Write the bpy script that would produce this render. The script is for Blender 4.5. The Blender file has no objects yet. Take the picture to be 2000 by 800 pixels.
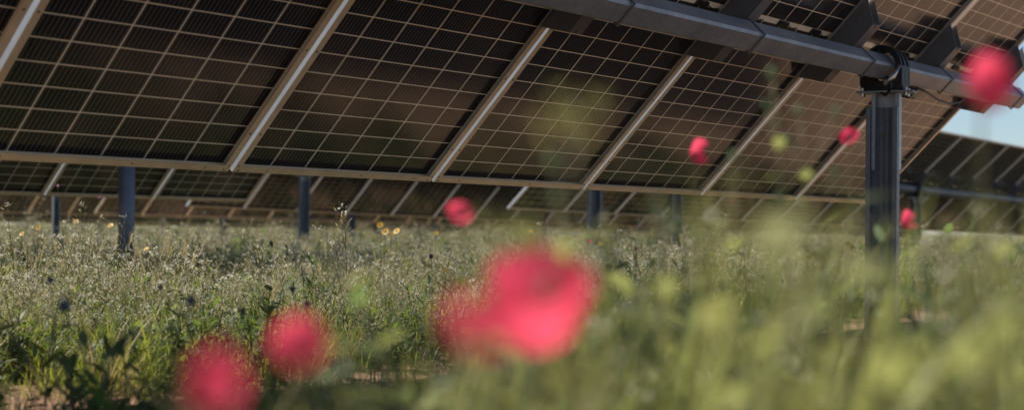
import bpy, math, random
import numpy as np
from mathutils import Vector, Matrix

random.seed(7)
rng = np.random.default_rng(7)
SC = bpy.context.scene
COL = SC.collection
PI = math.pi

# ------------------------------------------------------------------ camera
F_PX = 2935.0
PITCH, ROLL, PHI = 0.0162, 0.0122, 0.6465
CAM = Vector((0, 0, 0.55))
FW = Vector((0, math.cos(PITCH), math.sin(PITCH)))
_r0 = Vector((1, 0, 0)); _u0 = _r0.cross(FW)
RT = (_r0 * math.cos(ROLL) + _u0 * math.sin(ROLL)).normalized()
UP = RT.cross(FW).normalized()
cd = bpy.data.cameras.new('camera')
cam = bpy.data.objects.new('camera', cd); COL.objects.link(cam)
cam.matrix_world = Matrix(((RT.x, UP.x, -FW.x, CAM.x), (RT.y, UP.y, -FW.y, CAM.y), (RT.z, UP.z, -FW.z, CAM.z), (0, 0, 0, 1)))
cd.sensor_width = 36; cd.lens = F_PX / 2000 * 36
cd.clip_start = 0.05; cd.clip_end = 3000
cd.dof.use_dof = True; cd.dof.focus_distance = 6.6; cd.dof.aperture_fstop = 2.3
SC.camera = cam

T = Vector((math.sin(PHI), math.cos(PHI), 0))       # along the tracker rows
N = Vector((-math.cos(PHI), math.sin(PHI), 0))      # across the rows, away from the camera

# ------------------------------------------------------------------ light
sunv = (N * 0.56 + T * -0.20 + Vector((0, 0, 0.85))).normalized()
EL = math.asin(sunv.z); AZ = math.atan2(sunv.x, sunv.y)
W = bpy.data.worlds.new('World'); SC.world = W; W.use_nodes = True
wn = W.node_tree; bg = wn.nodes['Background']
sky = wn.nodes.new('ShaderNodeTexSky'); sky.sky_type = 'NISHITA'; sky.sun_disc = False
sky.sun_elevation = EL; sky.sun_rotation = AZ; sky.dust_density = 0.5; sky.air_density = 0.9; sky.ozone_density = 3.0
wn.links.new(sky.outputs[0], bg.inputs[0]); bg.inputs[1].default_value = 0.088
sl = bpy.data.lights.new('sun', 'SUN'); sl.energy = 5.0; sl.angle = math.radians(0.5); sl.color = (1, 0.90, 0.76)
so = bpy.data.objects.new('sun', sl); COL.objects.link(so)
so.rotation_euler = sunv.to_track_quat('Z', 'Y').to_euler()
so.location = (0, 0, 20)
SC.view_settings.view_transform = 'Standard'; SC.view_settings.look = 'None'
SC.view_settings.exposure = 0.5; SC.view_settings.gamma = 1.0
SC.render.engine = 'CYCLES'

# ------------------------------------------------------------------ materials
class NT:
    def __init__(s, name):
        s.m = bpy.data.materials.new(name); s.m.use_nodes = True
        s.t = s.m.node_tree; s.n = s.t.nodes; s.p = s.n['Principled BSDF']; s.out = s.n['Material Output']
    def new(s, k, **kw):
        x = s.n.new(k)
        for a, b in kw.items(): setattr(x, a, b)
        return x
    def link(s, a, b): s.t.links.new(a, b)
    def math(s, op, a, b=None, c=None, clamp=False):
        x = s.n.new('ShaderNodeMath'); x.operation = op; x.use_clamp = clamp
        for i, v in enumerate((a, b, c)):
            if v is None: continue
            if isinstance(v, (int, float)): x.inputs[i].default_value = v
            else: s.link(v, x.inputs[i])
        return x.outputs[0]
    def mix(s, fac, a, b):
        x = s.n.new('ShaderNodeMix'); x.data_type = 'RGBA'
        for i, v in ((0, fac), (6, a), (7, b)):
            if isinstance(v, (int, float)): x.inputs[i].default_value = v
            elif isinstance(v, tuple): x.inputs[i].default_value = (*v, 1)
            else: s.link(v, x.inputs[i])
        return x.outputs[2]
    def noise(s, scale, detail=4, rough=.55, vec=None, out=0):
        x = s.n.new('ShaderNodeTexNoise'); x.inputs['Scale'].default_value = scale
        x.inputs['Detail'].default_value = detail; x.inputs['Roughness'].default_value = rough
        if vec is None:
            tc = s.n.new('ShaderNodeTexCoord'); vec = tc.outputs['Object']
        s.link(vec, x.inputs['Vector']); return x.outputs[out]
    def ramp(s, v, lo, hi):
        x = s.n.new('ShaderNodeMapRange'); s.link(v, x.inputs[0]); x.inputs[1].default_value = lo; x.inputs[2].default_value = hi
        return x.outputs[0]
    def bump(s, h, strength, dist):
        x = s.n.new('ShaderNodeBump'); x.inputs['Strength'].default_value = strength; x.inputs['Distance'].default_value = dist
        s.link(h, x.inputs['Height']); s.link(x.outputs[0], s.p.inputs['Normal'])

def simple(name, a, b, rough=.5, metal=0., scale=8., spec=.5, bump=0.):
    t = NT(name); n = t.noise(scale, 5)
    t.link(t.mix(t.ramp(n, .3, .7), a, b), t.p.inputs['Base Color'])
    t.p.inputs['Roughness'].default_value = rough; t.p.inputs['Metallic'].default_value = metal
    t.p.inputs['Specular IOR Level'].default_value = spec
    if bump: t.bump(n, bump, .01)
    return t.m

def m_cells():
    t = NT('solar_cells'); tc = t.new('ShaderNodeTexCoord'); sp = t.new('ShaderNodeSeparateXYZ')
    t.link(tc.outputs['Object'], sp.inputs[0]); X, Y = sp.outputs[0], sp.outputs[1]
    def line(v, pitch, w):      # 1 on the line
        f = t.math('FRACT', t.math('DIVIDE', v, pitch)); d = t.math('MINIMUM', f, t.math('SUBTRACT', 1, f))
        return t.math('LESS_THAN', t.math('MULTIPLY', d, pitch), w / 2)
    col = line(t.math('ADD', X, 10 * .1835), .1835, .0052)
    ay = t.math('SUBTRACT', t.math('ABSOLUTE', Y), .013)
    row = line(t.math('ADD', ay, .0925 * 4), .0925, .0042)
    mid = t.math('LESS_THAN', ay, 0.0)
    ex = t.math('GREATER_THAN', t.math('ABSOLUTE', X), .5505)
    ey = t.math('GREATER_THAN', ay, 1.11)
    gap = t.math('MAXIMUM', t.math('MAXIMUM', col, row), t.math('MAXIMUM', mid, t.math('MAXIMUM', ex, ey)))
    bus = line(t.math('ADD', X, 10 * .1835 + .00917), .01835, .0013)
    n = t.noise(3.0, 3)
    ci = t.new('ShaderNodeTexWhiteNoise', noise_dimensions='2D'); cb = t.new('ShaderNodeCombineXYZ')
    t.link(t.math('FLOOR', t.math('DIVIDE', X, .1835)), cb.inputs[0]); t.link(t.math('FLOOR', t.math('DIVIDE', ay, .0925)), cb.inputs[1])
    t.link(cb.outputs[0], ci.inputs['Vector'])
    cell = t.mix(ci.outputs['Value'], (.008, .008, .013), (.014, .013, .018))
    c = t.mix(bus, cell, (.26, .24, .23))
    c = t.mix(gap, c, (.90, .80, .64))
    t.link(c, t.p.inputs['Base Color'])
    t.p.inputs['Roughness'].default_value = .16; t.p.inputs['IOR'].default_value = 1.5
    t.p.inputs['Specular IOR Level'].default_value = .6
    fn = t.noise(220, 2); t.bump(fn, .10, .002)
    return t.m

def m_galv(name, a, b, rough=.45, metal=.75):
    t = NT(name)
    v = t.new('ShaderNodeTexVoronoi'); v.inputs['Scale'].default_value = 55
    tc = t.new('ShaderNodeTexCoord'); t.link(tc.outputs['Object'], v.inputs['Vector'])
    n = t.noise(5, 6); n2 = t.noise(30, 4)
    s = t.new('ShaderNodeSeparateColor'); t.link(v.outputs['Color'], s.inputs[0])
    f = t.math('ADD', t.math('MULTIPLY', s.outputs[0], .35), t.math('MULTIPLY', t.ramp(n, .3, .7), .65))
    t.link(t.mix(f, a, b), t.p.inputs['Base Color'])
    t.p.inputs['Metallic'].default_value = metal
    t.link(t.math('ADD', t.math('MULTIPLY', n2, .25), rough - .12), t.p.inputs['Roughness'])
    t.bump(n2, .12, .004)
    return t.m

def m_leaf(name, a, b, ta, tr=.45, rough=.5, spec=.4):
    t = NT(name); oi = t.new('ShaderNodeObjectInfo')
    c = t.mix(oi.outputs['Random'], a, b)
    n = t.noise(40, 2); hs = t.new('ShaderNodeHueSaturation'); t.link(c, hs.inputs['Color'])
    t.link(t.math('ADD', t.math('MULTIPLY', n, .7), .65), hs.inputs['Value'])
    t.link(hs.outputs[0], t.p.inputs['Base Color'])
    t.p.inputs['Roughness'].default_value = rough; t.p.inputs['Specular IOR Level'].default_value = spec
    tl = t.new('ShaderNodeBsdfTranslucent'); tl.inputs[0].default_value = (*ta, 1)
    mx = t.new('ShaderNodeMixShader'); mx.inputs[0].default_value = tr
    t.link(t.p.outputs[0], mx.inputs[1]); t.link(tl.outputs[0], mx.inputs[2]); t.link(mx.outputs[0], t.out.inputs[0])
    return t.m

def m_soil():
    t = NT('soil'); n1 = t.noise(1.3, 6); n2 = t.noise(22, 6, .6); n3 = t.noise(150, 4, .6)
    c = t.mix(t.ramp(n1, .35, .65), (.36, .22, .14), (.46, .30, .20))
    c = t.mix(t.ramp(n2, .4, .75), c, (.20, .13, .085))
    tc = t.new('ShaderNodeTexCoord'); ln = t.new('ShaderNodeVectorMath', operation='LENGTH'); t.link(tc.outputs['Object'], ln.inputs[0])
    c = t.mix(t.ramp(ln.outputs['Value'], 30, 50), c, (.15, .15, .065))      # far off the weeds close over the soil
    t.link(c, t.p.inputs['Base Color']); t.p.inputs['Roughness'].default_value = .95
    t.p.inputs['Specular IOR Level'].default_value = .15
    t.bump(t.math('ADD', n2, t.math('MULTIPLY', n3, .4)), .8, .03)
    return t.m

M = dict(
    cells=m_cells(),
    frame=simple('anodised_aluminium', (.60, .47, .33), (.78, .62, .44), .40, .30, 7),
    edge=simple('mill_aluminium_edge', (.50, .53, .57), (.60, .63, .67), .35, .3, 9),  # same frame metal, paler: sky light in the panel gaps put into the colour
    hole=simple('dark_hole', (.01, .01, .01), (.015, .015, .015), .9),
    jbox=simple('black_plastic', (.012, .012, .014), (.02, .02, .022), .5),
    galv=m_galv('galvanised_tube', (.19, .21, .24), (.33, .35, .38), .5, .6),
    post=m_galv('weathered_steel', (.12, .13, .15), (.21, .225, .25), .5, .5),
    post_l=m_galv('zinc_steel', (.25, .27, .30), (.40, .42, .46), .42, .7),
    brk=m_galv('bracket_steel', (.13, .135, .15), (.20, .205, .22), .45, .6),
    steel=m_galv('bolt_steel', (.45, .45, .46), (.6, .6, .6), .35, .9),
    soil=m_soil(),
    grass=m_leaf('grass_blade', (.08, .14, .02), (.20, .23, .05), (.42, .48, .06), .4, .38, .5),
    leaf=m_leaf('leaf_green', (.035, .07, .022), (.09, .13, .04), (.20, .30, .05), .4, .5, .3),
    stem=m_leaf('weed_stem', (.14, .14, .06), (.27, .24, .12), (.30, .29, .10), .3),
    pod=m_leaf('seed_pod', (.34, .30, .16), (.60, .52, .34), (.66, .58, .32), .42, .28, .8),
    white=m_leaf('white_petal', (.72, .70, .60), (.80, .77, .68), (.70, .67, .52), .4),
    straw=m_leaf('dry_straw', (.42, .30, .17), (.52, .40, .25), (.50, .36, .16), .35),
    red=m_leaf('poppy_petal', (.80, .06, .13), (.86, .09, .17), (1.0, .12, .22), .5, .5, .3),
    dark=m_leaf('poppy_heart', (.02, .015, .02), (.03, .02, .03), (.02, .02, .02), .1),
    yellow=m_leaf('yellow_petal', (.55, .30, .012), (.62, .38, .02), (.6, .34, .01), .3),
    violet=m_leaf('violet_petal', (.45, .16, .42), (.55, .22, .5), (.5, .2, .45), .35),
    slate=m_leaf('slate_seedhead', (.05, .06, .08), (.09, .10, .12), (.06, .06, .07), .1),
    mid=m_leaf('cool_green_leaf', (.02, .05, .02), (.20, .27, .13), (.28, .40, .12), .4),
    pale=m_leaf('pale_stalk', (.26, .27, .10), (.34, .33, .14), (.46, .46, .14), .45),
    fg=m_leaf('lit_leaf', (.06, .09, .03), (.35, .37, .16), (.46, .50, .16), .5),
    chalk=simple('chalky_white', (.7, .68, .63), (.8, .78, .74), .7, 0, 20),
)

# ------------------------------------------------------------------ mesh helper
class MB:
    def __init__(s): s.v = []; s.f = []; s.mi = []
    def face(s, idx, mi=0): s.f.append(tuple(idx)); s.mi.append(mi)
    def hexa(s, c8, mi=0):
        b = len(s.v); s.v += [tuple(c) for c in c8]
        for q in ((0, 3, 2, 1), (4, 5, 6, 7), (0, 1, 5, 4), (1, 2, 6, 5), (2, 3, 7, 6), (3, 0, 4, 7)): s.face([b + i for i in q], mi)
    def box(s, x0, x1, y0, y1, z0, z1, mi=0):
        s.hexa([(x0, y0, z0), (x1, y0, z0), (x1, y1, z0), (x0, y1, z0), (x0, y0, z1), (x1, y0, z1), (x1, y1, z1), (x0, y1, z1)], mi)
    def prism(s, pts, z0, z1, axis='z', mi=0, cap=True):   # closed outline extruded
        b = len(s.v); n = len(pts)
        mp = {'z': lambda p, z: (p[0], p[1], z), 'x': lambda p, z: (z, p[0], p[1]), 'y': lambda p, z: (p[0], z, p[1])}[axis]
        s.v += [mp(p, z0) for p in pts] + [mp(p, z1) for p in pts]
        for i in range(n): j = (i + 1) % n; s.face((b + i, b + j, b + n + j, b + n + i), mi)
        if cap: s.face(range(b + n - 1, b - 1, -1), mi); s.face(range(b + n, b + 2 * n), mi)
    def tube(s, P, R, seg=6, mi=0):
        P = [Vector(p) for p in P]; n = len(P)
        if not hasattr(R, '__len__'): R = [R] * n
        b = len(s.v)
        for i in range(n):
            d = (P[min(i + 1, n - 1)] - P[max(i - 1, 0)]).normalized()
            a = d.cross(Vector((.3, .5, .81))).normalized(); c = d.cross(a)
            for k in range(seg):
                an = 2 * PI * k / seg; s.v.append(tuple(P[i] + (a * math.cos(an) + c * math.sin(an)) * R[i]))
        for i in range(n - 1):
            for k in range(seg):
                l = (k + 1) % seg; s.face((b + i * seg + k, b + i * seg + l, b + (i + 1) * seg + l, b + (i + 1) * seg + k), mi)
        s.face([b + k for k in range(seg - 1, -1, -1)], mi); s.face([b + (n - 1) * seg + k for k in range(seg)], mi)
    def ribbon(s, P, Wd, side, mi=0, fold=0.0):
        P = [Vector(p) for p in P]; side = Vector(side); b = len(s.v); n = len(P)
        for i in range(n):
            w = side * Wd[i] / 2; s.v += [tuple(P[i] - w), tuple(P[i] + w)]
        for i in range(n - 1):
            s.face((b + 2 * i, b + 2 * i + 1, b + 2 * i + 3, b + 2 * i + 2), mi)
    def ball(s, c, r, mi=0, seg=7, rings=5, sz=1.0):
        c = Vector(c); b = len(s.v)
        for i in range(1, rings):
            th = PI * i / rings
            for k in range(seg):
                a = 2 * PI * k / seg; s.v.append((c.x + r * math.sin(th) * math.cos(a), c.y + r * math.sin(th) * math.sin(a), c.z + r * sz * math.cos(th)))
        top = len(s.v); s.v += [(c.x, c.y, c.z + r * sz), (c.x, c.y, c.z - r * sz)]
        for i in range(rings - 2):
            for k in range(seg):
                l = (k + 1) % seg; s.face((b + i * seg + k, b + (i + 1) * seg + k, b + (i + 1) * seg + l, b + i * seg + l), mi)
        for k in range(seg):
            l = (k + 1) % seg; s.face((top, b + k, b + l), mi); s.face((top + 1, b + (rings - 2) * seg + l, b + (rings - 2) * seg + k), mi)
    def mesh(s, name, mats, smooth=False):
        me = bpy.data.meshes.new(name); me.from_pydata(s.v, [], s.f)
        for m in (mats if isinstance(mats, (list, tuple)) else [mats]): me.materials.append(m)
        me.polygons.foreach_set('material_index', s.mi)
        if smooth: me.polygons.foreach_set('use_smooth', [True] * len(s.f))
        me.update(); return me
    def build(s, name, mats, parent=None, loc=(0, 0, 0), smooth=False, bevel=0):
        o = bpy.data.objects.new(name, s.mesh(name, mats, smooth)); COL.objects.link(o); o.location = loc
        if parent: o.parent = parent
        if bevel:
            b = o.modifiers.new('bevel', 'BEVEL'); b.width = bevel; b.segments = 2; b.limit_method = 'ANGLE'
        return o

def tag(o, label=None, cat=None, group=None, kind=None):
    for k, v in (('label', label), ('category', cat), ('group', group), ('kind', kind)):
        if v: o[k] = v
    return o
def empty(name, loc=(0, 0, 0), rz=0, label=None, cat=None, group=None):
    o = bpy.data.objects.new(name, None); COL.objects.link(o); o.location = loc; o.rotation_euler = (0, 0, rz)
    o.empty_display_size = .1
    return tag(o, label, cat, group)
def copy_tree(o, parent=None):
    c = o.copy(); COL.objects.link(c); c.parent = parent
    for ch in list(o.children): copy_tree(ch, c)
    return c
def at(x, y, Z):           # a photo position and its distance -> a place in the world
    return CAM + (FW + RT * ((x - 1000) / F_PX) + UP * ((400 - y) / F_PX)) * Z
def row_pt(d, t, z=0): 
    p = N * d + T * t; return Vector((p.x, p.y, z))

# ------------------------------------------------------------------ ground
def vnoise(x, y, sc, seed):
    x = np.asarray(x) / sc; y = np.asarray(y) / sc
    xi = np.floor(x).astype(int); yi = np.floor(y).astype(int); fx = x - xi; fy = y - yi
    fx = fx * fx * (3 - 2 * fx); fy = fy * fy * (3 - 2 * fy)
    def h(a, b):
        n = (a * 374761393 + b * 668265263 + seed * 974711) & 0x7fffffff
        n = ((n ^ (n >> 13)) * 1274126177) & 0x7fffffff
        return ((n ^ (n >> 16)) & 0xffff) / 65535.0
    return (h(xi, yi) * (1 - fx) + h(xi + 1, yi) * fx) * (1 - fy) + (h(xi, yi + 1) * (1 - fx) + h(xi + 1, yi + 1) * fx) * fy
def gz(x, y):
    return (vnoise(x, y, 1.7, 3) - .5) * .035 + (vnoise(x, y, .35, 5) - .5) * .02 - .004

def build_ground():
    ax = np.concatenate([-np.geomspace(900, 9.2, 22), np.arange(-9, 9.01, .075), np.geomspace(9.2, 900, 22)])
    ay = np.concatenate([-np.geomspace(900, 2.2, 22), np.arange(-2, 13.01, .075), np.geomspace(13.3, 1500, 26)])
    X, Y = np.meshgrid(ax, ay); R = np.hypot(X, Y)
    Z = gz(X, Y) * np.clip((60 - R) / 30, 0, 1)
    v = np.stack([X.ravel(), Y.ravel(), Z.ravel()], 1); nx, ny = len(ax), len(ay)
    i = np.arange((ny - 1) * (nx - 1)); r, c = i // (nx - 1), i % (nx - 1); a = r * nx + c
    f = np.stack([a, a + 1, a + nx + 1, a + nx], 1)
    me = bpy.data.meshes.new('ground'); me.from_pydata(v.tolist(), [], f.tolist()); me.materials.append(M['soil'])
    me.polygons.foreach_set('use_smooth', [True] * len(f)); me.update()
    o = bpy.data.objects.new('ground', me); COL.objects.link(o); tag(o, kind='structure', label='bare reddish soil under the weeds')
build_ground()

# ------------------------------------------------------------------ tracker parts
PW, PL, PITCHP = 1.134, 2.278, 1.155
OFF = .1747; HT = .0533
def frame_mesh():
    b = MB(); w, l = PW / 2, PL / 2; z0, z1 = OFF, OFF + .035; fl = .030; t = .0018
    for s in (-1, 1):   # long members: outer wall, back flange, front lip
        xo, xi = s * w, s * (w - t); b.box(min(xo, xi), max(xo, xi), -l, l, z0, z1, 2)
        xa, xb = s * (w - t), s * (w - fl); b.box(min(xa, xb), max(xa, xb), -l + t, l - t, z0, z0 + t)
        xb = s * (w - .010); b.box(min(xa, xb), max(xa, xb), -l + t, l - t, z1 - t, z1)
        ga, gb = s * (w - .010), s * (w - .012); b.box(min(ga, gb), max(ga, gb), -l + t, l - t, z1 - .011, z1 - .0085)
        yo, yi = s * l, s * (l - t); b.box(-w + t, w - t, min(yo, yi), max(yo, yi), z0 + .0003, z1 - .0003)
        ya, yb = s * (l - t), s * (l - fl); b.box(-w + fl, w - fl, min(ya, yb), max(ya, yb), z0, z0 + t)
        yb = s * (l - .010); b.box(-w + .010, w - .010, min(ya, yb), max(ya, yb), z1 - t, z1)
    for x, y, r in [(s * (w - .015), k, .0045) for s in (-1, 1) for k in (-.95, -.55, -.25, .25, .55, .95)] + \
                   [(s * (w - .013), q * (l - .03), .004) for s in (-1, 1) for q in (-1, 1)] + \
                   [(x, -(l - .015), .0035) for x in (-.45, -.12, .4)]:
        b.tube([(x, y, z0 - .0006), (x, y, z0 + .0004)], r, 8, 1)
    for s in (-1, 1):   # dark corner key notch
        b.prism([(s * (w - fl - .001), -l + .006), (s * (w - fl + .014), -l + .006), (s * (w - fl + .002), -l + .013)], z0 - .0008, z0 - .0002, 'z', 1)
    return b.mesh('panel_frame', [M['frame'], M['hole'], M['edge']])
def laminate_mesh():
    b = MB(); w, l = PW / 2 - .0025, PL / 2 - .0025
    b.box(-w, w, -l, l, OFF + .026, OFF + .0322)
    return b.mesh('solar_panel', M['cells'])
def jbox_mesh():
    b = MB(); b.box(-.045, .045, -.014, .014, OFF + .012, OFF + .0258)
    b.tube([(-.045, 0, OFF + .018), (-.10, -.012, OFF + .016), (-.16, -.006, OFF + .02)], .003, 5)
    return b.mesh('junction_box', M['jbox'])
def bracket_mesh():
    b = MB(); zt, zb = HT + .0035, OFF - .0015; w = .042; t = .003
    y0, y1 = .20, .27
    for s in (-1, 1):
        x = s * w
        b.hexa([(x - t / 2, -y0, zt), (x + t / 2, -y0, zt), (x + t / 2, y0, zt), (x - t / 2, y0, zt),
                (x - t / 2, -y1, zb), (x + t / 2, -y1, zb), (x + t / 2, y1, zb), (x - t / 2, y1, zb)])
        xa, xb = s * (w + t / 2), s * (w + .022); b.box(min(xa, xb), max(xa, xb), -y1, y1, zb - t, zb)
    b.box(-w + t / 2, w - t / 2, -y0 + .001, y0 - .001, zt, zt + t)
    for y in (-.19, .19):
        b.tube([(0, y, zt - .004), (0, y, zt + .001)], .009, 6)
    return b.mesh('mounting_bracket', M['brk'])
def strap_mesh():
    b = MB(); a = HT + .0025; t = .007
    for q in range(4):
        c, s = [(1, 0), (0, 1), (-1, 0), (0, -1)][q]
        # straps around each of the four faces
        if c: x0, x1 = sorted((c * (a - .002), c * (a + .003))); b.box(-t, t, x0, x1, -a - .002, a + .002)
        else: z0, z1 = sorted((s * (a - .002), s * (a + .0028))); b.box(-t + .0005, t - .0005, -a, a, z0, z1)
    return b.mesh('tube_strap', M['brk'])
FRAME, LAM, JBOX, BRK, STRAP = frame_mesh(), laminate_mesh(), jbox_mesh(), bracket_mesh(), strap_mesh()
def far_panel_mesh():
    b = MB(); w, l = PW / 2, PL / 2
    b.box(-w + .03, w - .03, -l + .03, l - .03, OFF + .02, OFF + .027, 0)
    for s in (-1, 1):
        xa, xb = sorted((s * w, s * (w - .03))); b.box(xa, xb, -l, l, OFF, OFF + .035, 1)
        ya, yb = sorted((s * l, s * (l - .03))); b.box(-w + .03, w - .03, ya, yb, OFF, OFF + .035, 1)
    return b.mesh('solar_panel', [M['cells'], M['frame']])
FARP = far_panel_mesh()
def obj(name, me, parent, loc=(0, 0, 0)):
    o = bpy.data.objects.new(name, me); COL.objects.link(o); o.parent = parent; o.location = loc; return o

def tracker(d, zt, t_first, n, tilt, slope, label, group=None, near=True, end_ext=(.25, .25), straps=True):
    """d: distance of the tube across the rows, zt: its height at t_first (first module edge), n modules."""
    root = empty('solar_tracker', (0, 0, 0), 0, label, 'solar panels', group)
    ex = -(T + Vector((0, 0, slope))).normalized()        # local x runs back towards the camera
    ey0 = -N * math.cos(tilt) + Vector((0, 0, math.sin(tilt)))        # up the slope
    ez = ex.cross(ey0).normalized(); ey = ez.cross(ex).normalized()
    o = row_pt(d, t_first, zt)
    root.matrix_world = Matrix(((ex.x, ey.x, ez.x, o.x), (ex.y, ey.y, ez.y, o.y), (ex.z, ey.z, ez.z, o.z), (0, 0, 0, 1)))
    L = n * PITCHP
    tb = MB(); a = HT; c = .012
    prof = [(-a, -a + c), (-a + c, -a), (a - c, -a), (a, -a + c), (a, a - c), (a - c, a), (-a + c, a), (-a, a - c)]
    tb.prism(prof, -L - end_ext[1], end_ext[0], 'x')
    ai = a - .006
    tb2 = [(-ai, -ai), (ai, -ai), (ai, ai), (-ai, ai)]
    tube = tb.build('torque_tube', M['galv'], root)
    for i in range(n):
        x = -(i + .5) * PITCHP
        if near:
            p = obj('solar_panel', LAM, root, (x, 0, 0)); obj('panel_frame', FRAME, p)
            for q in (-.36, 0, .36): obj('junction_box', JBOX, p, (q, 0, 0))
        else:
            obj('solar_panel', FARP, root, (x, 0, 0))
    if near:
        for i in range(n + 1):
            obj('mounting_bracket', BRK, root, (-i * PITCHP, 0, 0))
            if straps: obj('tube_strap', STRAP, tube, (-i * PITCHP + (.03 if i % 2 else -.03), 0, 0))
    return root

R_ = math.radians
TILT = R_(45.45)
ZC = .55
n0 = 3.797
tr1 = tracker(3.2485, ZC + .8888, n0 - 5 * PITCHP, 10, TILT, 0, 'nearest and sharpest row of solar panels, tilted overhead across the top', end_ext=(.3, .17))
tr2a = tracker(9.82, ZC + .915, 10.02 - 11 * PITCHP, 11, R_(45), 0, 'second row of solar panels at far left, ending just right of the round post')
tr2b = tracker(9.86, ZC + .885, 14.25, 19, R_(43), -.013, 'row of solar panels right of the tall bolted post, top edge against the sky')
tr3a = tracker(16.55, ZC + .85, 11.4 - 6 * PITCHP, 6, R_(45), 0, 'third row of solar panels glimpsed low at far left behind the round post')
tr3b = tracker(16.6, ZC + .96, 15.1, 24, R_(45), -.015, 'blurred third row of solar panels behind the thin post with side plates, left of centre')
for k in range(4, 11):
    d = 3.25 + 6.66 * (k - 1); gap0 = 12.5 + 1.2 * (k - 3) + (k % 3) * .8
    t0 = .60 * d
    n_a = int((gap0 - t0) / PITCHP)
    hz = ZC + .87 - .02 * (k - 3) + (.06 if k % 2 else 0)
    if n_a > 0: tracker(d, hz, gap0 - n_a * PITCHP, n_a, R_(45), 0, 'far row of solar panels low on the horizon beyond the weeds', 'far solar panel rows', near=False)
    st = max(gap0 + 4, t0); n_b = int((1.9 * d - st) / PITCHP) + 1
    tracker(d, hz + .04, st, n_b, R_(45), -.010, 'far row of solar panels low on the horizon beyond the weeds', 'far solar panel rows', near=False)

# hanging cable by the end of the first tracker
cb = MB()
b0 = Matrix(tr1.matrix_world).inverted()
def L1(p): return b0 @ Vector(p)
pp = [at(1792, 172, 8.35), at(1810, 180, 8.45), at(1832, 195, 8.6), at(1855, 203, 8.8), at(1872, 200, 8.95), at(1880, 196, 9.0)]
cb.tube([L1(p) for p in pp], .006, 6); cb.build('cable', M['jbox'], tr1, smooth=True)

# ------------------------------------------------------------------ posts
def channel(w, dp, t, lip):      # lipped C outline, opening to -y, centred on x
    h = w / 2
    return [(-h, 0), (h, 0), (h, -dp), (h - lip, -dp), (h - lip, -dp + t), (h - t, -dp + t), (h - t, -t), (-h + t, -t), (-h + t, -dp + t), (-h + lip, -dp + t), (-h + lip, -dp), (-h, -dp)]
def post(d, t, zt, rz, label, group=None, detail=True, w=.165):
    p = row_pt(d, t, 0); root = empty('support_post', p, rz, label, 'post', group)
    top = zt - .13
    b = MB(); b.prism(channel(w, .085, .005, .024), -.3, top - .085)
    # pressed ribs in the web
    for x in (-.028, .0, .028): b.prism([(x - .006, -.0052), (x + .006, -.0052), (x + .003, -.011), (x - .003, -.011)], -.3, top - .0852)
    body = b.build('post_profile', M['post'], root, bevel=.0015)
    b = MB(); b.prism([(x + .012, y + .028) for x, y in channel(w - .02, .075, .005, .02)], top - .42, top - .012)
    b.build('post_head', M['post_l'], root)
    b = MB(); b.box(-.14, .16, -.075, .055, top - .010, top); b.build('bearing_plate', M['galv'], root, bevel=.002)
    for q in ((-.11, -.05), (.12, -.05), (-.11, .03), (.12, .03)):
        b = MB(); b.tube([(q[0], q[1], top - .026), (q[0], q[1], top + .016)], .008, 6); b.build('bolt', M['steel'], root)
    if detail:
        for z in (top - .14, top - .335):
            b = MB(); b.tube([(-.012, -.026, z), (-.012, -.012, z)], .008, 6); b.tube([(-.012, -.012, z), (-.012, -.008, z)], .013, 10); b.build('bolt', M['brk'], root)
        b = MB(); b.tube([(-.012, -.014, top - .23), (-.012, -.0112, top - .23)], .007, 10); b.build('bolt_hole', M['pale'], root)
    # bearing: black housing with a round arch, split ring inside
    return root, top, zt
def bearing(root, top, zt, along_rz):
    b = MB(); hw = .118
    out = [(-hw, top + .001), (hw, top + .001)] + [(hw * math.cos(a), zt - .02 + .135 * math.sin(a)) for a in [PI * i / 14 for i in range(0, 15)]]
    hole = .082
    # ring-shaped cheek: outer outline to octagonal hole
    n = 28
    inner = [(hole * math.cos(2 * PI * i / n), zt + hole * math.sin(2 * PI * i / n)) for i in range(n)]
    def outer_at(an):
        dx, dz = math.cos(an), math.sin(an); best = 9
        m = len(out)
        for i in range(m):
            (x0, z0), (x1, z1) = out[i], out[(i + 1) % m]; z0 -= zt; z1 -= zt
            ex_, ez_ = x1 - x0, z1 - z0; den = dx * ez_ - dz * ex_
            if abs(den) < 1e-9: continue
            tt = (x0 * ez_ - z0 * ex_) / den; uu = (x0 * dz - z0 * dx) / den
            if tt > 0 and -1e-6 <= uu <= 1 + 1e-6: best = min(best, tt)
        return (dx * best, zt + dz * best)
    outer = [outer_at(2 * PI * i / n) for i in range(n)]
    for y0, y1 in ((-.055, -.040), (.040, .055), (-.012, .012)):
        base = len(b.v)
        for ring in (outer, inner):
            for y in (y0, y1): b.v += [(y, p[0], p[1]) for p in ring]
        O0, O1, I0, I1 = base, base + n, base + 2 * n, base + 3 * n
        for i in range(n):
            j = (i + 1) % n
            b.face((O0 + i, O0 + j, O1 + j, O1 + i)); b.face((I0 + j, I0 + i, I1 + i, I1 + j))
            b.face((O0 + j, O0 + i, I0 + i, I0 + j)); b.face((O1 + i, O1 + j, I1 + j, I1 + i))
    b.box(-.0395, .0395, hw - .012, hw - .001, top + .002, zt); b.box(-.0395, .0395, -hw + .001, -hw + .012, top + .002, zt)
    o = b.build('bearing_housing', M['jbox'], root); o.rotation_euler = (0, 0, along_rz)
    return o
ROWANG = math.atan2(T.y, T.x)       # direction of the rows in plan
def facing(p):                      # turn a post's open side towards the row's near side
    return ROWANG
def add_post(d, t, tubez, label, group=None, detail=True, twist=0.0, w=.165):
    root, top, zt = post(d, t, tubez, ROWANG + twist, label, group, detail, w)
    bearing(root, top, zt, -twist)
    return root
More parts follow.
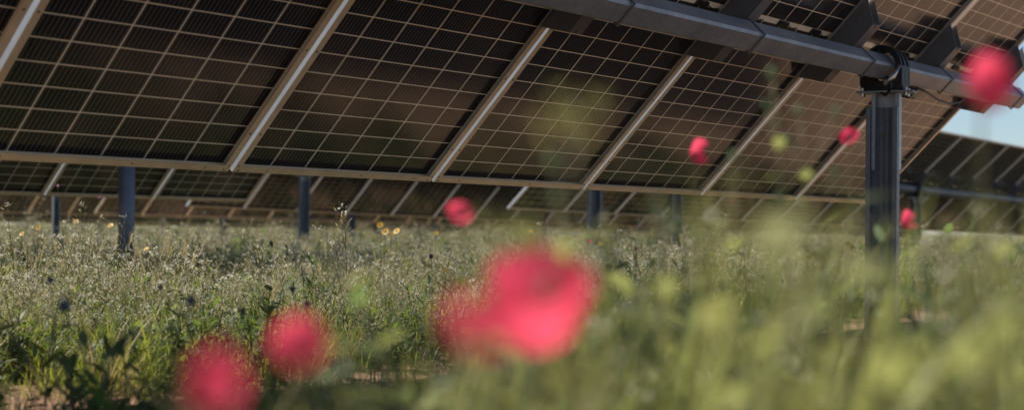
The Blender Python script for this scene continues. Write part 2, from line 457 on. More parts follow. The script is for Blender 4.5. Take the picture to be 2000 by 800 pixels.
# the open side of the channel looks back at the camera
tp_main = 7.60
main = add_post(3.2485, tp_main, ZC + .8888, 'tall dark bolted steel post at right holding the nearest panel tube in a black bearing', None, True, twist=-1.35)
# latch lever and cable beside the bearing
b = MB(); inv = Matrix.Translation(main.location) @ Matrix.Rotation(main.rotation_euler.z, 4, 'Z'); inv = inv.inverted()
b.tube([inv @ at(1757, 128, 7.75), inv @ at(1745, 150, 7.72), inv @ at(1727, 165, 7.72)], .011, 6)
b.build('locking_lever', M['steel'], main, smooth=True)
b = MB(); b.tube([inv @ at(x, y, z) for x, y, z in ((1733, 150, 7.75), (1741, 165, 7.7), (1737, 178, 7.7), (1730, 186, 7.72), (1722, 182, 7.78))], .008, 6)
b.build('cable', M['jbox'], main, smooth=True)

def z2b(t): return ZC + .885 - .013 * (t - 14.25)
def z3b(t): return ZC + .96 - .015 * (t - 15.1)
def tx(d, x):     # place along a row that shows at photo column x
    v = FW + RT * ((x - 1000) / F_PX); vn = v.x * N.x + v.y * N.y; vt = v.x * T.x + v.y * T.y
    return d * vt / vn
# round pile of the second row
p = row_pt(9.82, tx(9.82, 247)); rp = empty('round_post', p, 0, 'dark blue round steel post standing in the weeds at left', 'post')
b = MB(); b.tube([(0, 0, -.3), (0, 0, ZC + .80)], .066, 28); b.build('pipe', M['post'], rp, smooth=True)
b = MB(); b.box(-.12, .12, -.08, .08, ZC + .80, ZC + .812); b.build('bearing_plate', M['galv'], rp)
add_post(16.6, tx(16.6, 592), ZC + .93, 'blurred steel post with pale side plates left of centre', None, True, -.5, .17)
add_post(9.86, tx(9.86, 1157), z2b(15), 'blurred steel post just right of centre beyond the big poppy', None, True, -.5)
add_post(9.86, tx(9.86, 1316), z2b(16.5), 'blurred post half hidden by green stems, right of the big poppy', None, True, -.4)
add_post(9.86, tx(9.86, 1787), z2b(24), 'second row post just right of the tall bolted post', None, True, -.5)
add_post(16.55, tx(16.55, 108), ZC + .85, 'small blurred post at far left, between the picture edge and the round post', None, False, -.4, .085)
add_post(23.2, tx(23.2, 685), ZC + .85, 'short blurred post peeking under the third row at centre left', None, False, -.4)
for k, xs in ((5, (437, 735)), (6, (320,)), (7, (196, 1075)), (5, (845,))):
    d = 3.25 + 6.66 * (k - 1)
    for x in xs: add_post(d, tx(d, x), ZC + .8, 'tiny far post in the weeds under the distant rows', 'far posts', False, -.4)

# bright strip of low pale blocks far behind, not identified as any object
p = at(1080, 459, 27); q = at(1206, 461, 27)
b = MB()
for i in range(16):
    f0 = i / 16; a0 = Vector(p).lerp(q, f0); a1 = Vector(p).lerp(q, f0 + 1 / 17)
    h_ = .035 + .03 * random.random(); b.hexa([(a0.x, a0.y, a0.z), (a1.x, a1.y, a1.z), (a1.x, a1.y + .5, a1.z), (a0.x, a0.y + .5, a0.z), (a0.x, a0.y, a0.z + h_), (a1.x, a1.y, a1.z + h_), (a1.x, a1.y + .5, a1.z + h_), (a0.x, a0.y + .5, a0.z + h_)])
b.build('pale_stone_edging', M['chalk'])
tag(COL.objects['pale_stone_edging'], 'bright pale strip lying in the weeds behind the centre posts', 'edging')

# ------------------------------------------------------------------ vegetation templates
def rv(a, b): return random.uniform(a, b)
def blade(b, base, ang, L, w, lean, mi, segs=4):
    d = Vector((math.cos(ang), math.sin(ang), 0)); side = Vector((-d.y, d.x, 0)); P = []; Wd = []
    for i in range(segs + 1):
        f = i / segs; P.append(Vector(base) + d * (L * lean * f ** 1.8) + Vector((0, 0, L * (f - .35 * lean * f * f)))); Wd.append(w * (1 - f) ** .6 * (.6 + .4 * min(1, f * 3)) + .0004)
    b.ribbon(P, Wd, side, mi)
def leafshape(b, base, d, L, w, droop, mi, segs=4):
    d = Vector(d).normalized(); side = d.cross(Vector((0, 0, 1)))
    if side.length < .1: side = Vector((1, 0, 0))
    side.normalize(); P = []; Wd = []
    for i in range(segs + 1):
        f = i / segs; P.append(Vector(base) + d * L * f - Vector((0, 0, droop * L * f * f))); Wd.append(w * math.sin(PI * min(.97, .1 + f * .87)) + .0005)
    b.ribbon(P, Wd, side, mi)
def t_grass(h, n, spread, w=.0045, mi=0):
    b = MB()
    for _ in range(n):
        a = rv(0, 2 * PI); r = rv(0, spread); blade(b, (r * math.cos(a), r * math.sin(a), -.01), a + rv(-1.5, 1.5), h * rv(.5, 1.1), w * rv(.6, 1.2), rv(.1, .8), mi)
    return b
def stemcurve(h, lean, ang, n=6):
    P = []
    for i in range(n + 1):
        f = i / n; P.append(Vector((math.cos(ang) * lean * h * f * f, math.sin(ang) * lean * h * f * f, h * f - .01)))
    return P
def along(P, f):
    x = f * (len(P) - 1); i = min(int(x), len(P) - 2); return P[i].lerp(P[i + 1], x - i)
def t_mustard(h, nb, flowers=True, white=6, podlen=.018):
    b = MB(); S = stemcurve(h, rv(0, .25), rv(0, 6.28)); b.tube(S, [.0016 * (1 - .6 * i / 6) + .0004 for i in range(7)], 3, 0)
    stems = [(S, .5)]
    for _ in range(nb):
        f = rv(.3, .8); p = along(S, f); a = rv(0, 2 * PI); L = h * rv(.18, .42); up = rv(.7, 1.5)
        Q = [p + Vector((math.cos(a), math.sin(a), 0)) * L * g * .55 + Vector((0, 0, L * up * (g * .5 + .5 * g * g) * .8)) for g in (0, .33, .66, 1)]
        b.tube(Q, [.0011, .001, .0008, .0006], 3, 0); stems.append((Q, .15))
    for Q, f0 in stems:
        L = (Q[-1] - Q[0]).length * (1 - f0); n = int(L / .0085) + 3
        for i in range(n):
            f = f0 + (1 - f0) * (i + .5) / n
            p = along(Q, min(f, .99)); a = i * 2.4 + rv(-.4, .4); d = Vector((math.cos(a), math.sin(a), rv(.25, .9))).normalized()
            q = p + d * podlen * rv(.5, 1.1) * (1.15 - .5 * f)
            b.ribbon([p, p.lerp(q, .5), q], [.0005, .0005, .0005], d.cross(Vector((0, 0, 1))).normalized(), 0)
            q2 = q + (d + Vector((0, 0, .5))).normalized() * podlen * rv(.4, .8)
            b.ribbon([q, q.lerp(q2, .5), q2], [.0008, .0028, .0007], Vector((-math.sin(a + 1), math.cos(a + 1), .3)).normalized(), 1)
        if flowers:
            for _ in range(white):
                c = Q[-1] + Vector((rv(-1, 1), rv(-1, 1), rv(-.8, .6))) * .009; a = rv(0, 6.28); r = rv(.0018, .0036)
                nn = Vector((rv(-1, 1), rv(-1, 1), rv(.2, 1))).normalized(); s1 = nn.cross(Vector((.2, .9, .1))).normalized(); s2 = nn.cross(s1)
                k = len(b.v); b.v += [tuple(c + (s1 * math.cos(a + j * PI / 2) + s2 * math.sin(a + j * PI / 2)) * r) for j in range(4)]; b.face((k, k + 1, k + 2, k + 3), 2)
    for _ in range(5):
        f = rv(.05, .55); p = along(S, f); a = rv(0, 6.28); leafshape(b, p, (math.cos(a), math.sin(a), rv(.1, .8)), rv(.03, .07), rv(.006, .012), rv(.1, .6), 3)
    return b
def t_barley(h, n=3):
    b = MB()
    for _ in range(n):
        o = Vector((rv(-.02, .02), rv(-.02, .02), 0)); S = [o + p for p in stemcurve(h * rv(.75, 1.05), rv(.05, .3), rv(0, 6.28))]
        b.tube(S, .0011, 3, 0); d = (S[-1] - S[-2]).normalized(); base = S[-1]; L = rv(.045, .065)
        for i in range(26):
            f = i / 26; p = base + d * L * f; a = i * 2.4; s = Vector((math.cos(a), math.sin(a), 0)); s = (s - d * s.dot(d)).normalized()
            e = p + (d * 1.6 + s * .55).normalized() * .011; b.ribbon([p, p.lerp(e, .5), e], [.001, .0045, .001], s.cross(d), 1)
            e2 = e + (d * 1.6 + s * .35).normalized() * rv(.02, .035); b.ribbon([e, e2], [.0007, .0003], s.cross(d), 1)
        for _ in range(3): p = along(S, rv(.1, .6)); a = rv(0, 6.28); leafshape(b, p, (math.cos(a), math.sin(a), 1.1), rv(.07, .13), .006, .5, 0)
    return b
def t_leafy(h, n, lw=.014, ll=.05):
    b = MB()
    for _ in range(n):
        o = Vector((rv(-.03, .03), rv(-.03, .03), 0)); S = [o + p for p in stemcurve(h * rv(.6, 1.1), rv(.1, .5), rv(0, 6.28))]; b.tube(S, .0016, 3, 1)
        for i in range(9):
            p = along(S, (i + .5) / 9); a = i * 2.4 + rv(-.5, .5); leafshape(b, p, (math.cos(a), math.sin(a), rv(.2, 1.0)), ll * rv(.6, 1.2), lw * rv(.6, 1.2), rv(0, .6), 0)
    return b
LIB = {}
def norm(b, h=.5):      # stretch a plant so that its tip is exactly at h
    k = h / max(v[2] for v in b.v); b.v = [(v[0] * .9, v[1] * .9, v[2] * k) for v in b.v]; return b
def templates(key, name, builders, mats):
    c = bpy.data.collections.new(key)
    for i, b in enumerate(builders):
        me = b.mesh(name, mats); o = bpy.data.objects.new('%s_%02d' % (key, i), me); c.objects.link(o)
    LIB[key] = (c, len(builders)); return c
templates('tpl_grass', 'grass', [t_grass(rv(.12, .2), 16, .05, .004) for _ in range(5)] + [t_grass(.10, 22, .07, .0035) for _ in range(3)], [M['grass']])
templates('tpl_weed', 'weed', [t_mustard(rv(.30, .42), random.randint(5, 9), True, 9, rv(.016, .026)) for _ in range(12)], [M['stem'], M['pod'], M['white'], M['leaf']])
templates('tpl_barley', 'barley', [t_barley(rv(.3, .42)) for _ in range(4)], [M['grass'], M['pod']])
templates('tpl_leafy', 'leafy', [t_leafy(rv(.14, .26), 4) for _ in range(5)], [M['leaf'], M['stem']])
templates('tpl_bush', 'bushy', [t_leafy(rv(.34, .44), 9, .012, .045) for _ in range(4)], [M['leaf'], M['stem']])
templates('tpl_straw', 'straw', [t_grass(rv(.10, .2), 18, .05, .0028) for _ in range(4)], [M['straw']])
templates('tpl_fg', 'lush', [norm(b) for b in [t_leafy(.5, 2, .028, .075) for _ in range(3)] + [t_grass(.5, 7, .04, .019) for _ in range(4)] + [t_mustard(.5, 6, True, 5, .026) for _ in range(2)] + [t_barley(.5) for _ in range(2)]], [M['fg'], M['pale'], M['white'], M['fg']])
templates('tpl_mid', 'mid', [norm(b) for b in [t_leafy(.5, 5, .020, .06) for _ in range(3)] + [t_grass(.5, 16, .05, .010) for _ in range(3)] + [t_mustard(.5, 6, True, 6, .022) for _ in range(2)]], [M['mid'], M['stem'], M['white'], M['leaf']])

def scatter(name, key, pts, label, zs=None):
    """pts: rows of x, y, z, rx, ry, rz, scale, index"""
    pts = np.asarray(pts, float); me = bpy.data.meshes.new(name); me.from_pydata(pts[:, :3].tolist(), [], [])
    a = me.attributes.new('rot', 'FLOAT_VECTOR', 'POINT'); a.data.foreach_set('vector', pts[:, 3:6].astype(np.float32).ravel())
    a = me.attributes.new('scl', 'FLOAT', 'POINT'); a.data.foreach_set('value', pts[:, 6].astype(np.float32))
    a = me.attributes.new('idx', 'INT', 'POINT'); a.data.foreach_set('value', pts[:, 7].astype(np.int32))
    o = bpy.data.objects.new(name, me); COL.objects.link(o); tag(o, label, None, None, 'stuff')
    g = bpy.data.node_groups.new(name + '_nodes', 'GeometryNodeTree')
    g.interface.new_socket('Geometry', in_out='INPUT', socket_type='NodeSocketGeometry'); g.interface.new_socket('Geometry', in_out='OUTPUT', socket_type='NodeSocketGeometry')
    gi = g.nodes.new('NodeGroupInput'); go = g.nodes.new('NodeGroupOutput'); ip = g.nodes.new('GeometryNodeInstanceOnPoints')
    ci = g.nodes.new('GeometryNodeCollectionInfo'); ci.inputs['Collection'].default_value = LIB[key][0]; ci.inputs['Separate Children'].default_value = True; ci.inputs['Reset Children'].default_value = True
    def na(n, ty): x = g.nodes.new('GeometryNodeInputNamedAttribute'); x.data_type = ty; x.inputs['Name'].default_value = n; return x.outputs['Attribute']
    er = g.nodes.new('FunctionNodeEulerToRotation'); L = g.links.new
    L(na('rot', 'FLOAT_VECTOR'), er.inputs[0]); L(er.outputs[0], ip.inputs['Rotation']); L(na('scl', 'FLOAT'), ip.inputs['Scale']); L(na('idx', 'INT'), ip.inputs['Instance Index'])
    ip.inputs['Pick Instance'].default_value = True; L(gi.outputs[0], ip.inputs['Points']); L(ci.outputs[0], ip.inputs['Instance']); L(ip.outputs[0], go.inputs[0])
    md = o.modifiers.new('scatter', 'NODES'); md.node_group = g
    return o
def dt(x, y): return x * N.x + y * N.y, x * T.x + y * T.y
def field(n_per_m2, key, zlo, zhi, keep, sc=(.75, 1.15), side=.52, tilt=.15, falloff=9.):
    """random plants in the wedge in front of the camera, thinning with distance"""
    out = []; K = LIB[key][1]
    edges = np.geomspace(max(zlo, .4), zhi, 30)
    for a, b in zip(edges[:-1], edges[1:]):
        area = side * 2 * .5 * (b * b - a * a); m = (a + b) / 2
        dens = n_per_m2 * min(1, (falloff / m) ** 1.3); n = rng.poisson(area * dens)
        y = np.sqrt(rng.uniform(a * a, b * b, n)); x = rng.uniform(-side, side, n) * y
        k = keep(x, y); ok = rng.random(n) < k; x, y = x[ok], y[ok]; n = len(x)
        s = rng.uniform(sc[0], sc[1], n) * (1 + max(0, m - falloff) * .008) * (.68 + .58 * vnoise(x, y, 1.1, 11))
        s = s * np.where(rng.random(n) < .05, 1.28, 1.0)
        out.append(np.stack([x, y, gz(x, y) * (y < 30), rng.normal(0, tilt, n), rng.normal(0, tilt, n), rng.uniform(0, 6.28, n), s, rng.integers(0, K, n)], 1))
    return np.concatenate(out)
def keep_field(y0=4.9, soft=.5, patch=(1.2, 21), base=.35):
    def f(x, y):
        d, t = dt(x, y); e = np.clip((y - y0 - (vnoise(x, y, .4, 31) - .5) * .7) / soft, 0, 1) * np.clip((d - np.interp(x / y * F_PX + 1000, [300, 800], [3.5, 3.85])) / .45, 0, 1)
        return e * np.clip(base + 1.7 * (vnoise(x, y, patch[0], patch[1]) - .3), 0, 1)
    return f
scatter('grass', 'tpl_grass', field(190, 'tpl_grass', 4, 60, keep_field(4.6, .3, (.5, 2), .5), (.6, 1.9)), 'green grass in clumps on the soil')
scatter('flowering_weeds', 'tpl_weed', field(80, 'tpl_weed', 4, 60, keep_field(4.85, 1.3, (.7, 9), .35), (.55, 1.2)), 'pale seeding weeds with tiny white flowers')
scatter('short_weeds', 'tpl_weed', field(90, 'tpl_weed', 4, 7, keep_field(4.7, .4, (.6, 19), .5), (.3, .6)), 'short seeding weeds at the edge of the soil')
scatter('wild_barley', 'tpl_barley', field(14, 'tpl_barley', 4, 40, keep_field(5.0, .6, (1.5, 4), .3), (.7, 1.15)), 'wild barley with bristly heads')
scatter('leafy_weeds', 'tpl_leafy', field(170, 'tpl_leafy', 4, 50, keep_field(4.7, .5, (.7, 14), .35), (.6, 1.6)), 'dark leafy low weeds')
scatter('bushy_weeds', 'tpl_bush', field(22, 'tpl_bush', 5, 40, lambda x, y: keep_field(5.3, .6, (1.3, 66), -.35)(x, y), (.7, 1.15)), 'dark green bushy weeds in patches')
scatter('dry_straw', 'tpl_straw', field(70, 'tpl_straw', 4, 60, keep_field(4.7, .5, (.5, 17), .15), (.6, 1.7)), 'dry straw coloured grass')

# near plants
def keep_near(x, y):
    d, t = dt(x, y); px = x / np.maximum(y, .1) * F_PX + 1000
    right = np.clip((px - 560) / 300, 0.0, 1)
    clear = 1.0
    for a, b, z in ((1700, 1800, 3.2), (1320, 1390, 3.0), (1630, 1690, 3.0), (940, 1190, 1.0), (830, 960, .7), (500, 660, .95), (380, 530, .8)): clear = clear * (1 - (px > a) * (px < b) * (y < z))
    clump = np.clip(.3 + 1.6 * (vnoise(x, y, .22, 41) - .2), 0, 1)
    return (d < 2.5) * (.02 + .98 * right) * clear * clump
def near_scale(P):
    """set the height of each plant from where it stands: low at left, tall at right"""
    px = P[:, 0] / P[:, 1] * F_PX + 1000; y = P[:, 1]
    want = .55 - (np.interp(px, [0, 560, 700, 1100, 1220, 1400, 1650, 1780, 2000], [770, 750, 650, 560, 455, 478, 478, 455, 430]) - 447) / F_PX * y
    P[:, 6] = np.clip(want / .5, .15, 1.3) * np.minimum(np.clip(rng.normal(.95, .12, len(P)), .6, 1.2), 1 + .04 * y); return P
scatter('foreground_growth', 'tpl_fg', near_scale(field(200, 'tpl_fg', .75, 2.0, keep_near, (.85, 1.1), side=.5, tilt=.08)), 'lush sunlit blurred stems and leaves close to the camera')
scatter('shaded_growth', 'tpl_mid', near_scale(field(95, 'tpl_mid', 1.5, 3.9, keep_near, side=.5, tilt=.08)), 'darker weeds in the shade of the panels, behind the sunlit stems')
def keep_left(x, y):
    d, t = dt(x, y); px = x / y * F_PX + 1000; return (d < 3.2) * (px < 760) * np.clip(.25 + vnoise(x, y, .4, 77), 0, 1)
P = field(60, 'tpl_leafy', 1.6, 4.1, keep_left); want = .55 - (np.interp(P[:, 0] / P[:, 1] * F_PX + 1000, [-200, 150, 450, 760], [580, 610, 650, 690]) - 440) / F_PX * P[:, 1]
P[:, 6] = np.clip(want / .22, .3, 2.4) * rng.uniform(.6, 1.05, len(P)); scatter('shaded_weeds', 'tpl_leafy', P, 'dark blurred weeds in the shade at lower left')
P = field(90, 'tpl_grass', 3.4, 5.4, lambda x, y: .6 * vnoise(x, y, .5, 8)); scatter('sparse_grass', 'tpl_grass', P, 'sparse short grass on the bare soil')

# single seeding weeds that stand out of the field
def seeding_weed(px, ytop, Z, label, kind='weed'):
    top = at(px, ytop, Z); z0 = float(gz(top.x, top.y)); h = top.z - z0
    root = empty('seeding_weed' if kind == 'weed' else 'barley_plant', (top.x, top.y, z0), rv(0, 6), label, 'plant', 'plants standing out of the weeds')
    b = t_mustard(h, 8, True, 12, .026) if kind == 'weed' else t_barley(h, 2)
    names = ['stem', 'seed_pods', 'flowers', 'leaves'] if kind == 'weed' else ['stem', 'spike']
    mats = [M['stem'], M['pod'], M['white'], M['leaf']] if kind == 'weed' else [M['grass'], M['pod']]
    for i, (nm, m) in enumerate(zip(names, mats)):
        c = MB(); c.v = b.v; c.f = [f for f, q in zip(b.f, b.mi) if q == i]; c.mi = [0] * len(c.f)
        used = sorted({k for f in c.f for k in f}); mp = {k: n for n, k in enumerate(used)}; c.v = [b.v[k] for k in used]; c.f = [tuple(mp[k] for k in f) for f in c.f]
        c.build(nm, m, root)
for x, y, Z, l, k in [(106, 452, 5.6, 'tall pale seeding weed near the left edge', 'weed'), (208, 468, 5.5, 'tall forked seeding weed just left of the round post', 'weed'), (246, 492, 5.3, 'seeding weed in front of the round post base', 'weed'), (350, 472, 6.2, 'green barley spike right of the round post', 'barley'), (284, 500, 5.6, 'barley spike just right of the round post base', 'barley'), (508, 476, 5.7, 'tall seeding weed left of the post with side plates', 'weed'), (632, 486, 5.5, 'slender seeding weed just right of the post with side plates', 'weed'), (688, 490, 5.6, 'seeding weed between the plated post and the yellow cluster', 'weed'), (762, 520, 5.2, 'spreading seeding weed below the yellow daisy cluster', 'weed'), (856, 482, 5.9, 'white topped weed left of the dim poppy', 'weed'), (330, 520, 5.2, 'pale seeding weed right of the round post base, lower than the barley', 'weed'), (400, 505, 5.9, 'seeding weed midway between the round post and the plated post', 'weed'), (44, 500, 5.3, 'bushy seeding weed at the left edge', 'weed')]:
    seeding_weed(x, y, Z, l, k)

def t_clod(r):
    b = MB(); b.ball((0, 0, r * .3), r, 0, 9, 7, .65)
    b.v = [tuple(Vector(v) * (1 + rv(-.22, .22))) for v in b.v]; return b
templates('tpl_clod', 'clod', [t_clod(rv(.008, .022)) for _ in range(6)], [M['soil']])
scatter('soil_clods', 'tpl_clod', field(260, 'tpl_clod', 2.5, 6.5, lambda x, y: np.clip(vnoise(x, y, .3, 5) * 1.3, 0, 1), (.3, 1.3), tilt=.5), 'crumbs and clods of dry soil')
scatter('dry_litter', 'tpl_straw', field(60, 'tpl_straw', 3, 5.4, lambda x, y: vnoise(x, y, .4, 55), (.3, .7), tilt=1.2), 'dry stalks lying on the soil')

# ------------------------------------------------------------------ single flowers
def poppy(px, py, Z, size, label, tilt=(0, 0), open_=.75, group='red poppies'):
    head = at(px, py, Z); r = random.Random(int(px * 7 + py))
    bx, by = head.x + r.uniform(-.05, .05), head.y + r.uniform(-.03, .06); z0 = gz(bx, by)
    root = empty('poppy', (bx, by, float(z0)), 0, label, 'poppy', group)
    hl = head - root.location
    P = [Vector((0, 0, 0)).lerp(hl, f) + Vector((math.sin(f * 3.1) * .012, math.sin(f * 2.2) * .01, 0)) for f in (0, .2, .4, .6, .8, .95)]; P.append(hl.copy() - Vector((0, 0, size * .12)))
    b = MB(); b.tube(P, .0014, 6); 
    for i in range(60):
        f = r.random(); p = along(P, f); a = r.random() * 6.28; e = p + Vector((math.cos(a), math.sin(a), .2)) * .005; b.ribbon([p, e], [.0003, .0001], (0, 0, 1))
    b.build('stem', M['stem'], root, smooth=True)
    R = Matrix.Rotation(tilt[0], 3, 'X') @ Matrix.Rotation(tilt[1], 3, 'Y')
    for k in range(4):
        b = MB(); nu, nv = 9, 7; base = 0; ph = r.random() * 6; rad = size / 2 * (1.0 if k % 2 else .93) * r.uniform(.78, 1.16); lift = r.uniform(-.25, .45)
        a0 = k * PI / 2 + .2
        for i in range(nv):
            f = i / (nv - 1)
            for j in range(nu):
                g = j / (nu - 1) * 2 - 1
                an = a0 + g * 1.02 * (.35 + .65 * f ** .5)
                ro = rad * math.sin(f * PI / 2 * open_) / math.sin(PI / 2 * open_) * (1 - .12 * g * g * f)
                zz = rad * lift * f * f + rad * (1 - math.cos(f * PI / 2 * 1.15)) * (1.25 - open_ * .75) + (.06 * rad) * math.sin(g * 9 + ph) * f + .04 * rad * math.sin(g * 17 + ph * 2) * f * f + (k % 2) * .02 * rad
                v = R @ Vector((ro * math.cos(an), ro * math.sin(an), zz - size * .12)); b.v.append(tuple(hl + v))
        for i in range(nv - 1):
            for j in range(nu - 1): q = i * nu + j; b.face((q, q + 1, q + nu + 1, q + nu))
        b.build('petal', M['red'], root, smooth=True)
    b = MB(); c = hl + R @ Vector((0, 0, size * .02)); b.ball(c, size * .07, 0, 8, 6, 1.2)
    for i in range(26):
        a = i * 2.4; v = R @ Vector((math.cos(a) * size * .15, math.sin(a) * size * .15, size * r.uniform(.02, .1))); p0 = hl + R @ Vector((0, 0, -size * .08)); e = hl + v
        b.ribbon([p0, e], [.0003, .0003], (.7, .7, 0)); b.ball(e, size * .013, 0, 4, 3)
    b.build('poppy_centre', M['dark'], root)
    b = MB()
    for i in range(3):
        p = along(P, .08 + i * .1); a = r.random() * 6.28; leafshape(b, p, (math.cos(a), math.sin(a), .8), .07, .012, .5, 0)
    b.build('leaf', M['leaf'], root)
    return root
poppy(1058, 655, .88, .074, 'largest blurred bright red poppy at bottom centre', (.5, -.2), .5)
poppy(908, 648, .58, .024, 'dimmer red poppy just left of the largest poppy', (.9, .6), .7)
poppy(585, 680, .88, .036, 'blurred pink red poppy at lower left', (1.1, .1), .75)
poppy(448, 770, .64, .028, 'dark red poppy at the bottom edge left of the pink red one', (.6, -.5), .7)
poppy(1918, 176, 1.15, .043, 'blurred red poppy against the sky at upper right over the tube end', (1.2, .3), .8)
poppy(900, 422, 1.9, .038, 'small red poppy in front of the low rows left of centre', (.9, 0), .8)
poppy(1357, 304, 2.9, .044, 'small red poppy in front of the big panels right of centre', (1.2, .4), .6)
poppy(1661, 271, 2.9, .042, 'small red poppy just left of the tall bolted post', (1.0, -.5), .6)
poppy(1768, 438, 3.1, .042, 'small red poppy just right of the tall post, level with the horizon', (.9, .5), .65)
poppy(1153, 472, 11.5, .034, 'tiny far red poppy in front of the post right of centre', (.5, 0), .8)

def daisy(px, py, Z, size, label, group='yellow daisies'):
    head = at(px, py, Z); r = random.Random(int(px * 3 + py)); bx, by = head.x + r.uniform(-.04, .04), head.y + .03
    root = empty('yellow_daisy', (bx, by, float(gz(bx, by))), 0, label, 'flower', group); hl = head - root.location
    P = [Vector((0, 0, 0)).lerp(hl, f) for f in (0, .35, .7, 1)]; b = MB(); b.tube(P, .0015, 4)
    leafshape(b, P[1], (.6, .5, .8), .05, .01, .4, 0); b.build('stem', M['stem'], root)
    R = Matrix.Rotation(r.uniform(.3, 1.1), 3, 'X') @ Matrix.Rotation(r.uniform(-.5, .5), 3, 'Y')
    b = MB()
    for k in range(13):
        a = k * 2 * PI / 13; d = R @ Vector((math.cos(a), math.sin(a), .15)); s = R @ Vector((-math.sin(a), math.cos(a), 0))
        b.ribbon([hl + d * size * .12, hl + d * size * .35, hl + d * size * .5], [size * .08, size * .14, size * .05], s, 0)
    b.build('petals', M['yellow'], root)
    b = MB(); b.ball(hl, size * .16, 0, 8, 5, .6); b.build('flower_centre', M['straw'], root)
for i, (x, y, Z, s) in enumerate([(74, 444, 6.5, .022), (43, 456, 6.2, .02), (148, 432, 9, .03), (216, 440, 9, .032), (286, 486, 7, .024), (742, 439, 8.5, .034), (753, 452, 8.3, .036), (775, 451, 8.5, .036), (764, 458, 8.2, .022), (852, 455, 8.5, .022), (1036, 452, 8, .022), (1655, 475, 9, .030), (1664, 482, 9, .03), (1270, 456, 8, .022), (868, 526, 6.2, .020), (1173, 476, 8, .025), (1243, 486, 7, .02)]):
    nm = {0: 'small yellow daisy near the left edge', 1: 'lowest of the yellow daisies near the left edge', 2: 'soft yellow daisy between the left edge and the round post', 3: 'soft yellow daisy just left of the round post', 4: 'yellow daisy just right of the base of the round post', 5: 'upper left daisy of the yellow cluster left of centre', 6: 'middle daisy of the yellow cluster left of centre', 7: 'right daisy of the yellow cluster left of centre', 8: 'small lowest daisy of the yellow cluster left of centre', 9: 'small yellow daisy below the left side of the small centre poppy', 10: 'small yellow daisy right of the small centre poppy', 11: 'upper yellow daisy left of the tall bolted post', 12: 'lower yellow daisy left of the tall bolted post', 13: 'small yellow daisy left of the half hidden post', 14: 'small yellow daisy low in the sunlit weeds above the dim poppy', 15: 'yellow daisy beside the tiny far poppy', 16: 'small yellow daisy above the big poppy at right'}[i]
    daisy(x, y, Z, s * 1.3, nm)

def seedhead(px, py, Z, size, label):
    head = at(px, py, Z); bx, by = head.x + rv(-.05, .05), head.y + rv(-.03, .03)
    root = empty('seed_head_plant', (bx, by, float(gz(bx, by))), 0, label, 'plant', 'dark round seed heads'); hl = head - root.location
    P = [Vector((0, 0, 0)).lerp(hl, f) + Vector((.01 * math.sin(3 * f), 0, 0)) for f in (0, .3, .6, .85)] + [hl]; b = MB(); b.tube(P, .0014, 5); b.build('stem', M['stem'], root)
    b = MB(); b.ball(hl, size * .4, 0, 9, 7, 1.0)
    for i in range(70):
        d = Vector((rv(-1, 1), rv(-1, 1), rv(-.6, 1))).normalized(); b.ribbon([hl + d * size * .35, hl + d * size * .5], [.0016, .0004], d.cross(Vector((.3, .2, .9))).normalized())
    b.build('seed_head', M['slate'], root)
for x, y, Z, s, l in [(571, 564, 4.6, .020, 'sharp dark round seed head on a bent stalk above the pink red poppy'), (372, 587, 2.8, .022, 'blurred dark seed head below the round post, left of the pink red poppy'), (125, 597, 2.4, .028, 'wide blurred dark seed head near the left edge'), (98, 546, 3.4, .020, 'faint dark seed head highest near the left edge'), (313, 560, 3.6, .016, 'small dark seed head just below the round post'), (258, 650, 2.6, .018, 'low blurred dark seed head left of the dark red poppy'), (472, 606, 3.2, .016, 'dark seed head just left of the sharp one'), (842, 500, 5.4, .02, 'dark seed head above the dim poppy in the sunlit weeds'), (1011, 517, 3.6, .02, 'dark seed head at the top edge of the largest poppy'), (600, 593, 3.4, .018, 'dark seed head touching the top of the pink red poppy')]:
    seedhead(x, y, Z, s, l)

def violet(px, py, Z, label):
    head = at(px, py, Z); bx, by = head.x + .03, head.y
    root = empty('violet_flower', (bx, by, float(gz(bx, by))), 0, label, 'flower', 'thin violet flowers'); hl = head - root.location
    P = [Vector((0, 0, 0)).lerp(hl, f) + Vector((.02 * math.sin(3 * f), 0, 0)) for f in (0, .3, .6, .85)] + [hl]; b = MB(); b.tube(P, .0009, 4)
    b.build('stem', M['stem'], root)
    b = MB()
    for i in range(14):
        d = Vector((rv(-1, 1), rv(-1, 1), rv(-.3, 1))).normalized(); b.ribbon([hl, hl + d * .005, hl + d * .009], [.001, .004, .001], d.cross(Vector((.3, .2, .9))).normalized())
    b.build('petals', M['violet'], root)
violet(112, 364, 5.6, 'tiny violet flower at left in front of the second row'); violet(193, 387, 5.6, 'tiny violet flower just left of the round post')

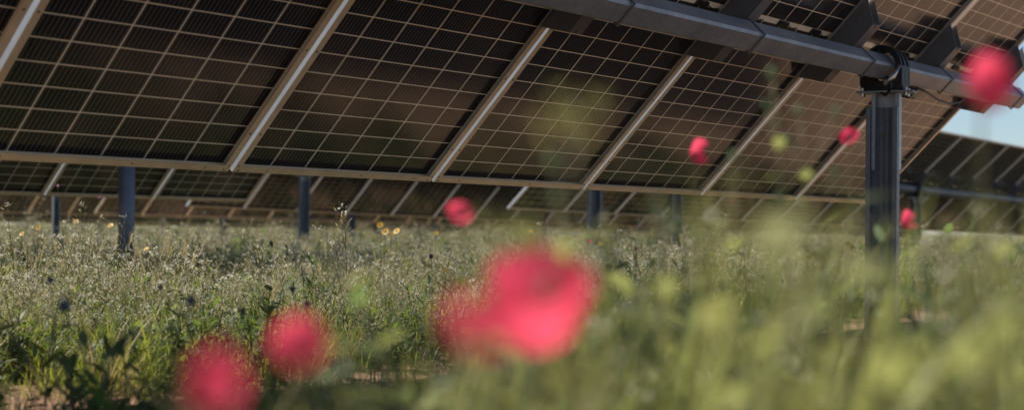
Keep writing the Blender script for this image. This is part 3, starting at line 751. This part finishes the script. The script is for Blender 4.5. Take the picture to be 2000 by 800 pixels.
# tall near plants
def tall_plant(px, ytop, Z, label, kind, width=.05):
    top = at(px, ytop, Z); bx, by = top.x + rv(-.06, .06), top.y + rv(0, .06); z0 = float(gz(bx, by)); h = top.z - z0
    root = empty('tall_weed', (bx, by, z0), 0, label, 'plant', 'tall stems close to the camera'); hl = top - root.location
    P = [Vector((0, 0, 0)).lerp(hl, f) + Vector((.015 * math.sin(3.1 * f), 0, 0)) for f in (0, .2, .4, .6, .8, 1)]
    b = MB(); b.tube(P, [.003, .0028, .0025, .002, .0016, .001], 6)
    ends = [hl]
    for i in range(7 if kind != 'pale' else 4):
        f = .42 + i * .075; p = along(P, f); a = i * 2.4 + rv(-.4, .4); L = width * rv(.7, 1.5)
        Q = [p, p + Vector((math.cos(a) * L * .5, math.sin(a) * L * .5, L * .5)), p + Vector((math.cos(a) * L * .9, math.sin(a) * L * .9, L * 1.4))]; b.tube(Q, [.0014, .001, .0008], 5); ends.append(Q[-1])
    b.build('stem', M['stem'], root, smooth=True)
    b = MB()
    for i in range(16):
        f = .12 + .8 * i / 16; p = along(P, f); a = i * 2.4; leafshape(b, p, (math.cos(a), math.sin(a), rv(.3, 1.2)), rv(.04, .08) * (1.2 - .6 * f), rv(.010, .018), rv(0, .5), 0)
    b.build('leaves', M['fg'] if kind != 'pale' else M['pale'], root)
    for e in ends:
        b = MB(); b.ball(e, .0055 if kind == 'bud' else .004, 0, 7, 5, 1.3)
        if kind == 'pale':
            for _ in range(40):
                d = Vector((rv(-1, 1), rv(-1, 1), rv(-1, .6))); b.ribbon([e + d * .02, e + d * .02 + Vector((rv(-1, 1), rv(-1, 1), rv(.2, 1))) * .012], [.002, .001], (.7, .5, .3))
        b.build('bud' if kind != 'pale' else 'seed_cluster', M['mid'] if kind == 'bud' else M['pale'], root)
for x, y, Z, l, k, w in [
    (1507, 142, 1.9, 'tallest stem with a round bud, rising before the panels right of centre', 'bud', .05),
    (1560, 215, 2.0, 'green branching stem just right of the tallest budded stem', 'bud', .05),
    (1430, 345, 1.6, 'leafy stem left of the tallest budded stem', 'leaf', .04),
    (1120, 225, .95, 'pale yellowish blurred seeding stem over the panels at centre', 'pale', .035),
    (1080, 318, 1.2, 'budded green stem just left of the pale seeding stem', 'bud', .03),
    (975, 470, 1.0, 'pale blurred stem above the dim poppy', 'pale', .03),
    (1285, 400, 1.2, 'grey green blurred stem left of the half hidden post', 'bud', .03),
    (1368, 420, 1.0, 'pale blurred stem head right of the half hidden post', 'pale', .02),
    (1545, 470, .9, 'bright green blurred stem at centre right', 'leaf', .03),
    (1620, 480, .9, 'bright pale green stem head left of the tall post', 'pale', .02),
    (1860, 470, .8, 'blurred olive stem right of the tall post', 'leaf', .03),
    (1945, 415, .85, 'blurred olive stem at the right edge before the second row', 'leaf', .03)]:
    tall_plant(x, y, Z, l, k, w)
